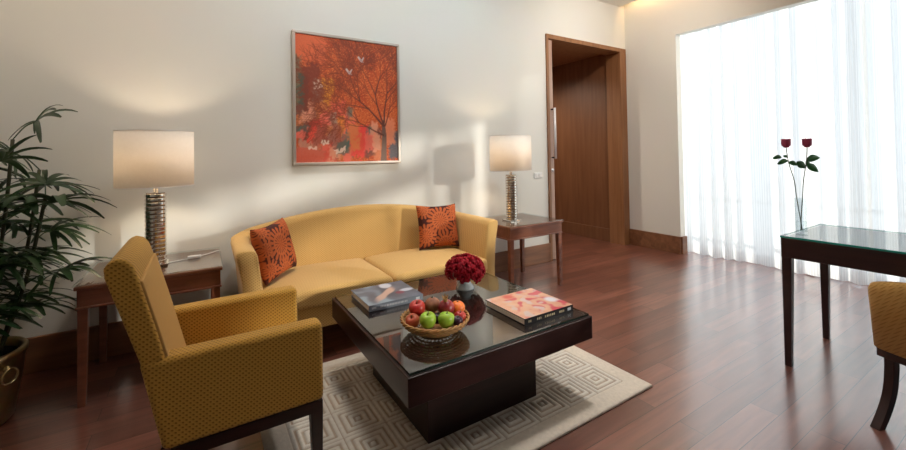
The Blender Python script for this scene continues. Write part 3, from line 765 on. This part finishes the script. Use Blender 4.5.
def cov_right(u, v):
    a, b_, c = ncol(u, v, (1, 2, 3), 6.5)
    col = mix((.62, .30, .20), (.70, .42, .27), .5+a)
    col = mix(col, (.56, .075, .10), sm(.05, .3, b_+.35*(u-.5)-.2*(v-.5)))
    col = mix(col, (.58, .45, .42), sm(.1, .35, c))
    col = mix(col, (.66, .66, .72), 1-sm(.05, .13, math.hypot(u-.88, (v-.38)*.8)))
    col = mix(col, (.62, .10, .07), 1-sm(.05, .14, math.hypot(u-.38, v-.88)))
    return col
def cov_left(u, v):
    a, b_, c = ncol(u, v, (4, 5, 6), 3.6)
    col = mix((.055, .060, .085), (.13, .15, .20), .5+a)
    col = mix(col, (.25, .33, .40), sm(-.1, .35, b_)*(1-sm(.4, .62, u)))
    d = abs((v-.10)-(u-.12)*.95)
    col = mix(col, (.55, .36, .29), (1-sm(.07, .13, d+.05*c))*sm(.12, .3, u)*(1-sm(.62, .75, u)))
    col = mix(col, (.52, .53, .60), 1-sm(.10, .17, math.hypot((u-.62)*1.3, v-.86)+.06*a))
    col = mix(col, (.50, .52, .60), 1-sm(.07, .13, math.hypot((u-.86)*.8, (v-.42)*1.3)))
    col = mix(col, (.20, .035, .07), 1-sm(.05, .11, math.hypot(u-.70, v-.34)))
    return col
rb = random.Random(3)
def bars(u0, n_, wd, gap, h0=.34, h1=.66): return [(u0+i*(wd+gap), u0+i*(wd+gap)+wd*rb.uniform(.55, 1), h0, h1) for i in range(n_)]
book(1.237, 1.552, 1.386, 1.682, .031, 'thick black spined book with a pink and orange cover near the table corner', M['book_black'], cov_right, [bars(.07, 3, .016, .005), bars(.24, 3, .022, .012), bars(.40, 6, .024, .012), bars(.70, 6, .012, .006)], M['gold'], (.88, .95))
book(.708, 1.012, 1.941, 2.226, .031, 'grey blue book with a pale figure on its cover near the sofa', M['book_grey'], cov_left, [bars(.05, 4, .016, .005), bars(.20, 18, .020, .008)], M['pale_letter'], (.86, .93))

# ------------------------------------------------------------------ fruit basket and fruit
bc = Vector((.878, 1.575, CT))
fb = thing('fruit_basket', bc, 'shallow round woven wicker basket of fruit on the coffee table', 'basket')
def wall_r(t): return .070+.075*math.sin(t*PI/2)**.9
b = B(); NS = 30
for k in range(9):
    t = k/8; r_ = wall_r(t); z_ = .006+.052*t
    pts = [(r_+(.0035 if (i+k) % 2 else -.0035), i) for i in range(NS)]
    L = []
    for i in range(NS*2):
        a = 2*PI*i/(NS*2); rr_ = r_+.003*math.cos(a*NS/1.0+k*PI); L.append((rr_*math.cos(a), rr_*math.sin(a), z_))
    L.append(L[0]); b.tube(L, .0042, 5)
for i in range(NS):
    a = 2*PI*i/NS; b.tube([(wall_r(t)*math.cos(a), wall_r(t)*math.sin(a), .005+.053*t) for t in (0, .25, .5, .75, 1)], .0028, 4)
b.lathe([(0, .002), (.072, .002), (.072, .008), (0, .008)], n=30)
b.obj('woven_body', M['wicker'], fb, local=True, smooth=True)
b = B()
for ph in (0, PI):
    L = []
    for i in range(121):
        a = 2*PI*i/120; q = 16*a+ph; L.append(((.147+.004*math.cos(q))*math.cos(a), (.147+.004*math.cos(q))*math.sin(a), .061+.004*math.sin(q)))
    b.tube(L, .0045, 6)
b.obj('rim', M['wicker'], fb, local=True, smooth=True)
def apple(name, m, c, r_, label, tilt=(0, 0), group=None, squash=1.0):
    t = thing(name, bc+Vector(c), label, 'fruit', group)
    t.rotation_euler = (tilt[0], tilt[1], 0)
    prof = [(0, -r_*.82), (.20*r_, -r_*.88), (.45*r_, -r_*.82), (.75*r_, -r_*.55), (.95*r_, -r_*.12), (1.0*r_, r_*.20), (.93*r_, r_*.52), (.74*r_, r_*.78), (.48*r_, r_*.88), (.26*r_, r_*.82), (.10*r_, r_*.66), (0, r_*.60)]
    B().lathe([(a, z_*squash) for a, z_ in prof], n=28).obj('flesh', m, t, local=True, smooth=True, sub=1)
    B().tube([(0, 0, r_*.58*squash), (.002, 0, r_*.85*squash), (.006, .002, r_*1.05*squash)], [.0022, .0018, .0024], 6).obj('stem', M['cane'], t, local=True, smooth=True)
    return t
# rr = image right, dd = away from the viewer
RGT = Vector((.848, -.53, 0)); FWD = Vector((.53, .848, 0))
def at(r_, f_, z_): v = RGT*r_+FWD*f_; return (v.x, v.y, z_)
apple('green_apple', M['green_apple'], at(-.026, -.068, .072), .037, 'yellow green apple at the front of the basket, left of its twin', (.10, -.12))
apple('green_apple', M['green_apple'], at(.052, -.064, .070), .037, 'green apple at the front of the basket, right of its twin', (-.05, .10))
apple('red_apple', M['red_apple'], at(-.079, .015, .092), .038, 'shiny red apple at the back left of the basket', (.2, -.2))
apple('red_apple', M['peach'], at(-.093, -.046, .062), .031, 'dull orange red apple at the far left front of the basket', (.3, -.5))
t = thing('kiwi_fruit', bc+Vector(at(-.012, .034, .102)), 'brown skinned round fruit in the middle back of the basket', 'fruit')
B().ball((0, 0, 0), .034, (1.12, 1, .95)).obj('flesh', M['brown_fruit'], t, local=True, smooth=True); B().lathe([(0, .030), (.005, .031), (.003, .036), (0, .037)], n=8).obj('stem', M['cane'], t, local=True)
t = thing('pomegranate', bc+Vector(at(.052, .006, .098)), 'dark red pomegranate with a pale crown in the basket middle', 'fruit')
B().ball((0, 0, 0), .037, (1, 1, .95)).obj('flesh', M['pom'], t, local=True, smooth=True)
b = B(); n_ = 6
b.lathe([(.010, .030), (.008, .040), (.012, .050), (.010, .050), (.006, .040), (.006, .034)], n=12, caps=False)
for i in range(n_):
    a = 2*PI*i/n_; b.prism([(.010*math.cos(a-.4), .010*math.sin(a-.4), .048), (.010*math.cos(a+.4), .010*math.sin(a+.4), .048), (.008*math.cos(a), .008*math.sin(a), .048)], [(.0155*math.cos(a-.1), .0155*math.sin(a-.1), .060), (.0155*math.cos(a+.1), .0155*math.sin(a+.1), .060), (.0145*math.cos(a), .0145*math.sin(a), .060)])
b.obj('crown', fruit_mat('crown_skin', (.40, .22, .07), (.50, .30, .12), 40, .5), t, local=True); t.rotation_euler = (.15, -.2, 0)
t = thing('tangerine', bc+Vector(at(.102, .040, .084)), 'bright orange tangerine on the right of the basket', 'fruit')
B().lathe([(0, -.030), (.014, -.029), (.027, -.020), (.035, -.003), (.034, .010), (.026, .023), (.013, .029), (.004, .027), (0, .026)], n=24).obj('flesh', M['orange'], t, local=True, smooth=True, sub=1)
B().lathe([(0, .026), (.004, .027), (.004, .030), (0, .031)], n=8).obj('stem', M['stem'], t, local=True)
apple('red_plum', M['red_apple'], at(.112, -.030, .070), .026, 'small red plum at the right edge of the basket')
apple('dark_plum', M['plum'], at(.100, -.062, .064), .024, 'almost black plum right of the green apples in the basket')
apple('dark_plum', M['plum'], at(.012, -.022, .062), .026, 'dark plum half hidden behind the two green apples')

# ------------------------------------------------------------------ flower vase with bouquet on coffee table
vc = Vector((1.300, 1.965, CT))
vz = thing('ceramic_vase', vc, 'small grey flared ceramic vase holding the red bouquet', 'vase')
B().lathe([(0, 0), (.050, 0), (.053, .004), (.049, .014), (.038, .030), (.031, .042), (.032, .050), (.036, .054), (.033, .054), (.028, .049), (.027, .042), (.034, .030), (.044, .014), (.044, .009), (0, .007)], n=36).obj('body', M['vase_grey'], vz, local=True, smooth=True)
bq = thing('flower_bouquet', vc+Vector((0, 0, .010)), 'round bouquet of deep crimson flowers in the grey vase', 'flowers')
rf = random.Random(9)
def bloom_mesh(name, r_, seed, m, parent, loc, axis, npet=26, open_=1.0):
    rg = random.Random(seed); b = B(); bm = b.bm
    for i in range(npet):
        t = i/(npet-1); a = i*2.39996; tilt = R(8+82*t*open_); L = r_*(.55+.5*t); wd = r_*(.30+.28*t)
        base = Vector((.10*r_*math.cos(a), .10*r_*math.sin(a), 0))
        ring = []
        for s in range(5):
            q = s/4; ang = tilt*(.35+.75*q)
            ln = L*q
            c_ = base+Vector((math.cos(a)*math.sin(ang)*ln, math.sin(a)*math.sin(ang)*ln, math.cos(ang)*ln+.15*r_*(1-t)))
            side = Vector((-math.sin(a), math.cos(a), 0)); nrm = Vector((math.cos(a)*math.cos(ang), math.sin(a)*math.cos(ang), -math.sin(ang)))
            hw = wd*math.sin(PI*(.12+.76*q))**.7*.6
            ring.append([bm.verts.new(c_+side*hw*k+nrm*(-abs(k)*hw*.35)) for k in (-1, 0, 1)])
        for s in range(4):
            for k in range(2): bm.faces.new((ring[s][k], ring[s][k+1], ring[s+1][k+1], ring[s+1][k]))
    qm = Vector(axis).to_track_quat('Z', 'Y').to_matrix().to_4x4(); bm.transform(Matrix.Translation(Vector(loc)) @ qm)
    o = b.obj(name, m, parent, local=True, smooth=True)
    so = o.modifiers.new('thick', 'SOLIDIFY'); so.thickness = r_*.03
    return o
cen = Vector((0, 0, .098)); heads = []
for i in range(24):
    zz = 1-1.28*(i+.5)/24; a = i*2.39996; rxy = math.sqrt(max(0, 1-zz*zz))
    dv = Vector((rxy*math.cos(a), rxy*math.sin(a), zz)); p = cen+Vector((dv.x*.088, dv.y*.088, dv.z*.060))
    bloom_mesh('flower_head', .045, i, M['petal'], bq, p, dv+Vector((0, 0, .15)), 20); heads.append(p)
b = B()
for i, p in enumerate(heads[::2]): b.tube([(.012*math.cos(i), .012*math.sin(i), .0), (.016*math.cos(i*1.7), .016*math.sin(i*1.7), .040), p*.6+cen*.4], .0022, 5)
b.obj('stems', M['stem'], bq, local=True)

# ------------------------------------------------------------------ armchair
ax = thing('armchair', (.10, 1.845, 0), 'mustard yellow upholstered armchair with dark legs in the left foreground', 'armchair')
def P2(seq, y0, y1):
    return [(x, y0, z_) for x, z_ in seq], [(x, y1, z_) for x, z_ in seq]
ay0, ay1 = 1.565, 2.125
def arm(y0, y1):
    a, b_ = P2([(-.105, .282), (.392, .282), (.390, .572), (-.165, .572)], y0, y1)
    return B().prism(a, b_).obj('arm', M['chairfab'], ax, bevel=.020, segs=4)
arm(ay0, ay0+.085); arm(ay1-.085, ay1)
a, b_ = P2([(-.098, .283), (-.030, .283), (-.056, .40), (-.116, .65), (-.163, .83), (-.176, .872), (-.194, .893), (-.215, .900), (-.236, .893), (-.248, .872), (-.246, .845), (-.163, .574)], ay0+.006, ay1-.105)
B().prism(a, b_).obj('backrest', M['chairfab'], ax, bevel=.012, segs=4)
a, b_ = P2([(-.046, .40), (-.108, .65), (-.154, .822), (-.172, .826), (-.130, .65), (-.068, .40)], ay0+.016, ay1-.112)
tag(B().prism(a, b_).obj('back_panel', M['tan'], ax, bevel=.004), 'plain tan inner back panel')
cushion_block(-.055, .385, ay0+.087, ay1-.087, .283, .395, .018).obj('seat_cushion', M['chairfab'], ax, bevel=.024, segs=4)
B().box(-.085, .388, ay0+.006, ay1-.006, .240, .283).obj('rail', M['darkwood'], ax, bevel=.003)
for y in (ay0+.006, ay1-.051):
    B().prism([(.353, y+.006, .0), (.386, y+.006, .0), (.386, y+.040, .0), (.353, y+.040, .0)], [(.343, y, .242), (.388, y, .242), (.388, y+.045, .242), (.343, y+.045, .242)]).obj('leg', M['darkwood'], ax, bevel=.002).location.z += .0145
    L = [(-.066, .242), (-.072, .16), (-.092, .07), (-.125, 0)]
    b = B().loft([[(x-.02, y, z_), (x+.02, y, z_), (x+.02, y+.040, z_), (x-.02, y+.040, z_)] for x, z_ in L]); b.obj('leg', M['darkwood'], ax, bevel=.002)

# ------------------------------------------------------------------ desk
dk = thing('desk', (3.12, .2, 0), 'dark wood writing desk with teal edged glass top before the curtains', 'desk')
dx0_, dx1_, dy0_, dy1_ = 2.742, 3.36, -.75, .945
B().box(dx0_, dx1_, dy0_, dy1_, .598, .706).obj('apron', M['deskwood'], dk, bevel=.003)
g = B().box(dx0_-.002, dx1_+.002, dy0_-.002, dy1_+.002, .7065, .7165).obj('glass_top', M['deskglass'], dk)
g.data.materials.append(M['glass_edge'])
for p in g.data.polygons:
    if abs(p.normal.z) < .5: p.material_index = 1
for ix in (0, 1):
    for iy in (0, 1):
        q, s = .044, .014
        X = dx0_+.001 if ix == 0 else dx1_-q-.001; Y = dy0_+.001 if iy == 0 else dy1_-q-.001
        bx, by = X+(s if ix else 0), Y+(s if iy else 0); bs = q-s
        B().prism([(bx, by, 0), (bx+bs, by, 0), (bx+bs, by+bs, 0), (bx, by+bs, 0)], [(X, Y, .60), (X+q, Y, .60), (X+q, Y+q, .60), (X, Y+q, .60)]).obj('leg', M['deskwood'], dk, bevel=.002)
# vase on desk
gv = Vector((2.852, .885, .7168))
v1 = thing('glass_vase', gv, 'slim clear glass cylinder vase on the corner of the desk', 'vase')
B().lathe([(0, 0), (.027, 0), (.027, .205), (.0245, .205), (.0245, .022), (0, .020)], n=36).obj('cylinder', glass_mat('vase_glass', (.93, .95, .955), 1.5), v1, local=True, smooth=False)
B().lathe([(0, .0222), (.0243, .0222), (.0243, .075), (0, .075)], n=36).obj('water', glass_mat('water', (.96, .98, .98), 1.33), v1, local=True)
def rose(base, pts, label, leaves):
    t = thing('rose', Vector(base), label, 'rose', None)
    pts = [Vector(p)-Vector(base) for p in pts]
    B().tube(smooth_path(pts, 5), .0024, 6).obj('stem', M['stem'], t, local=True, smooth=True)
    top = pts[-1]
    b = B()
    b.lathe([(0, 0), (.011, .002), (.0185, .014), (.0205, .030), (.0195, .042), (.0165, .050), (.010, .046), (0, .044)], tuple(top), 20)
    for k in range(6):
        a0 = k*PI/3; ring = []
        for s in range(5):
            q = s/4
            ring.append([Vector((math.cos(a0+d)*(.0195+.0025*math.sin(PI*q)+(.003 if q == 1 else 0)), math.sin(a0+d)*(.0195+.0025*math.sin(PI*q)+(.003 if q == 1 else 0)), .010+q*.042-abs(d)*.010*q))+top for d in (-.55, -.25, 0, .25, .55)])
        b.loft(ring, False, False)
    b.obj('bloom', M['rose'], t, local=True, smooth=True)
    for (p, d, L) in leaves:
        p = Vector(p)-Vector(base); d = Vector(d).normalized(); sd_ = d.cross(Vector((.53, .848, .35))).normalized(); nn = sd_.cross(d)
        b = B(); ring = []
        for s in range(8):
            q = s/7; hw = L*.27*math.sin(PI*min(1, q*.96+.03))**.8
            c_ = p+d*(L*q)+Vector((0, 0, -.25*L*q*q)); ring.append([c_-sd_*hw+nn*hw*.25, c_, c_+sd_*hw+nn*hw*.25])
        b.loft(ring, False, False); o = b.obj('leaf', M['rose_leaf'], t, local=True, smooth=True)
        so = o.modifiers.new('thick', 'SOLIDIFY'); so.thickness = .0008
def vp(r_, z_, f_=0): v = gv+RGT*r_+FWD*f_; return (v.x, v.y, z_)
zb = .742
L0 = vp(-.040, 1.115)
rose(vp(.004, zb), [vp(.004, zb), vp(-.008, .83), vp(-.022, .93), vp(-.032, 1.02), vp(-.060, 1.12), vp(-.072, 1.205)], 'dark pink long stemmed rose leaning left in the glass vase',
     [(vp(-.064, 1.13), (-.82*.848, .82*.53, .02), .062), (vp(-.10, 1.15), (-.8*.848, .8*.53, .2), .052), (vp(-.060, 1.125), (.8*.848, -.8*.53, -.1), .050), (vp(-.066, 1.15), (-.6*.848, .6*.53, .55), .03)])
rose(vp(-.004, zb), [vp(-.004, zb), vp(.002, .83), vp(.012, .93), vp(.020, 1.02), vp(.040, 1.13), vp(.046, 1.205)], 'dark pink long stemmed rose leaning right in the glass vase',
     [(vp(.040, 1.13), (.85*.848, -.85*.53, .42), .085), (vp(.040, 1.11), (.9*.848, -.9*.53, -.35), .070), (vp(.036, 1.09), (-.5*.848, .5*.53, .35), .056), (vp(.030, 1.09), (-.7*.848, .7*.53, .9), .07), (vp(.044, 1.14), (.2, -.1, -.9), .045)])

# ------------------------------------------------------------------ desk chair
cr = thing('desk_chair', (2.425, .315, 0), 'mustard upholstered chair with dark curved legs cut off by the right edge', 'chair', rz=R(-20))
# local: +x is the sitting direction, y across, back of the chair at x = 0
def back_ring(y, k):
    z1 = .645 - .04*abs(y/.235)**2.5; z0 = .325
    P = [(-.005, z0), (.062, z0), (.045, z0+.16), (.022, z1-.02), (.012, z1), (-.018, z1+.004), (-.036, z1-.012), (-.036, z1-.04)]
    cx, cz = .01, (z0+z1)/2
    return [(cx+(x-cx)*k, y, cz+(z_-cz)*(1-(1-k)*.18)) for x, z_ in P]
ys = [-.240, -.236, -.222]+[-.2+.4*i/10 for i in range(11)]+[.222, .236, .240]
ks = [.35, .75, .95]+[1]*11+[.95, .75, .35]
B().loft([back_ring(y, k) for y, k in zip(ys, ks)]).obj('backrest', M['deskfab'], cr, local=True, smooth=True)
cushion_block(.04, .47, -.235, .235, .33, .435, .02).obj('seat_cushion', M['deskfab'], cr, local=True, bevel=.022, segs=4)
B().box(-.002, .46, -.228, .228, .292, .332).obj('rail', M['darkwood'], cr, local=True, bevel=.003)
for y in (-.228, .186):
    L = [(.042, .335), (.044, .25), (.030, .15), (-.004, .07), (-.050, 0)]
    sp = smooth_path([(x, 0, z_) for x, z_ in L], 4)
    B().loft([[(p.x-.018, y, p.z), (p.x+.018, y, p.z), (p.x+.018, y+.034, p.z), (p.x-.018, y+.034, p.z)] for p in sp]).obj('leg', M['darkwood'], cr, local=True, bevel=.002)
    B().prism([(.42, y+.004, 0), (.45, y+.004, 0), (.45, y+.036, 0), (.42, y+.036, 0)], [(.412, y, .295), (.455, y, .295), (.455, y+.042, .295), (.412, y+.042, .295)]).obj('leg', M['darkwood'], cr, local=True, bevel=.002)

# ------------------------------------------------------------------ potted palm
pc = Vector((-.910, 2.725, 0))
pp = thing('potted_palm', pc, 'tall dark green lady palm in a hammered metal pot at the left edge', 'plant')
prof = [(0, .004), (.150, .004), (.158, .012), (.172, .10), (.186, .20), (.194, .285), (.198, .300), (.205, .306), (.205, .322), (.198, .330), (.188, .330), (.184, .318), (.178, .20), (.166, .10), (.150, .03), (0, .03)]
b = B().lathe(prof, n=56)
for v in b.bm.verts:
    q = noise.noise(v.co*38)*.0022
    if v.co.z < .29 and v.co.z > .01: rxy = math.hypot(v.co.x, v.co.y); v.co.x *= 1+q/max(rxy, .01); v.co.y *= 1+q/max(rxy, .01)
pot = b.obj('pot', M['brass'], pp, local=True, smooth=True)
for ang in (R(-33), R(147)):
    dv = Vector((math.cos(ang), math.sin(ang), 0)); sidev = Vector((-dv.y, dv.x, 0))
    m3 = Matrix((sidev, Vector((0, 0, 1)), dv)).transposed()
    b = B().ball(dv*.200+Vector((0, 0, .268)), .014, (1, 1, 1), 10, 8)
    rg = b.obj('ring_mount', M['brass'], pot, local=True, smooth=True)
    B().torus(dv*.217+Vector((0, 0, .238)), .032, .0052, 28, 8, mtx=m3).obj('ring_handle', M['brass'], pot, local=True, smooth=True)
B().lathe([(0, .292), (.184, .288), (.184, .27), (0, .27)], n=30).obj('soil', M['soil'], pp, local=True)
rg = random.Random(21)
stems = []
for i in range(9):
    a = i*2.4+.3; r_ = .035+.08*(i % 3)/2
    p0 = Vector((r_*math.cos(a), r_*math.sin(a), .275)); h = (1.30, .95, 1.12, .80, 1.22, 1.02, 1.34, .90, 1.15)[i]; lean = .10+.10*rg.random()
    p3 = p0+Vector((math.cos(a)*lean, math.sin(a)*lean*.8, h-.27)); mid_ = (p0+p3)/2+Vector((math.cos(a)*.02, math.sin(a)*.02, 0))
    B().tube(smooth_path([p0, mid_, p3], 5), .0075, 7).obj('cane', M['cane'], pp, local=True, smooth=True); stems.append((p0, mid_, p3))
def clampy(p):
    q = p.copy(); wx, wy = q.x+pc.x, q.y+pc.y
    if wy > D-.03: q.y = D-.03-pc.y-.0*wy + (wy-D+.03)*.02*-1
    if wx < XL+.03: q.x = XL+.03-pc.x
    return q
def frond(base, az, elev, plen, nl, L, seed):
    rg_ = random.Random(seed); b = B(); bm = b.bm
    d = Vector((math.cos(az)*math.cos(elev), math.sin(az)*math.cos(elev), math.sin(elev)))
    tip = base+d*plen+Vector((0, 0, -.12*plen))
    b.tube([clampy(p) for p in smooth_path([base, base+d*plen*.5+Vector((0, 0, .01)), tip], 4)], .0028, 5)
    side = d.cross(Vector((0, 0, 1))).normalized(); upv = side.cross(d).normalized()
    for k in range(nl):
        th = R(-98+196*k/(nl-1))+rg_.uniform(-.06, .06)
        ld = (d*math.cos(th)+side*math.sin(th)+upv*(.10+rg_.uniform(-.10, .12))).normalized()
        ln = L*(1-.22*abs(th)/R(98))*rg_.uniform(.88, 1.08); hw = ln*.058*rg_.uniform(.85, 1.2)
        sd_ = ld.cross(upv).normalized(); up2 = sd_.cross(ld)
        ring = []
        droop = rg_.uniform(.32, .62)
        for s in range(8):
            q = s/7
            c_ = tip+ld*(ln*q)+Vector((0, 0, -droop*ln*q*q))
            wv = hw*(math.sin(PI*(.10+.80*q))**.55 if q < .98 else .35)
            ring.append([clampy(c_-sd_*wv+up2*wv*.35), clampy(c_), clampy(c_+sd_*wv+up2*wv*.35)])
        b.loft(ring, False, False)
    o = b.obj('frond', M['leaf'], pp, local=True, smooth=True)
i = 0
for s, (p0, m_, p3) in enumerate(stems):
    for k in range(9):
        t = .28+.72*k/8
        base = p0.lerp(m_, t*2) if t < .5 else m_.lerp(p3, t*2-1)
        az = i*2.39996+rg.uniform(-.3, .3); el = R(rg.uniform(2, 30)) if k < 8 else R(rg.uniform(35, 65))
        frond(base, az, el, rg.uniform(.08, .155), rg.choice((7, 8, 9)), rg.uniform(.20, .285), 100+i); i += 1
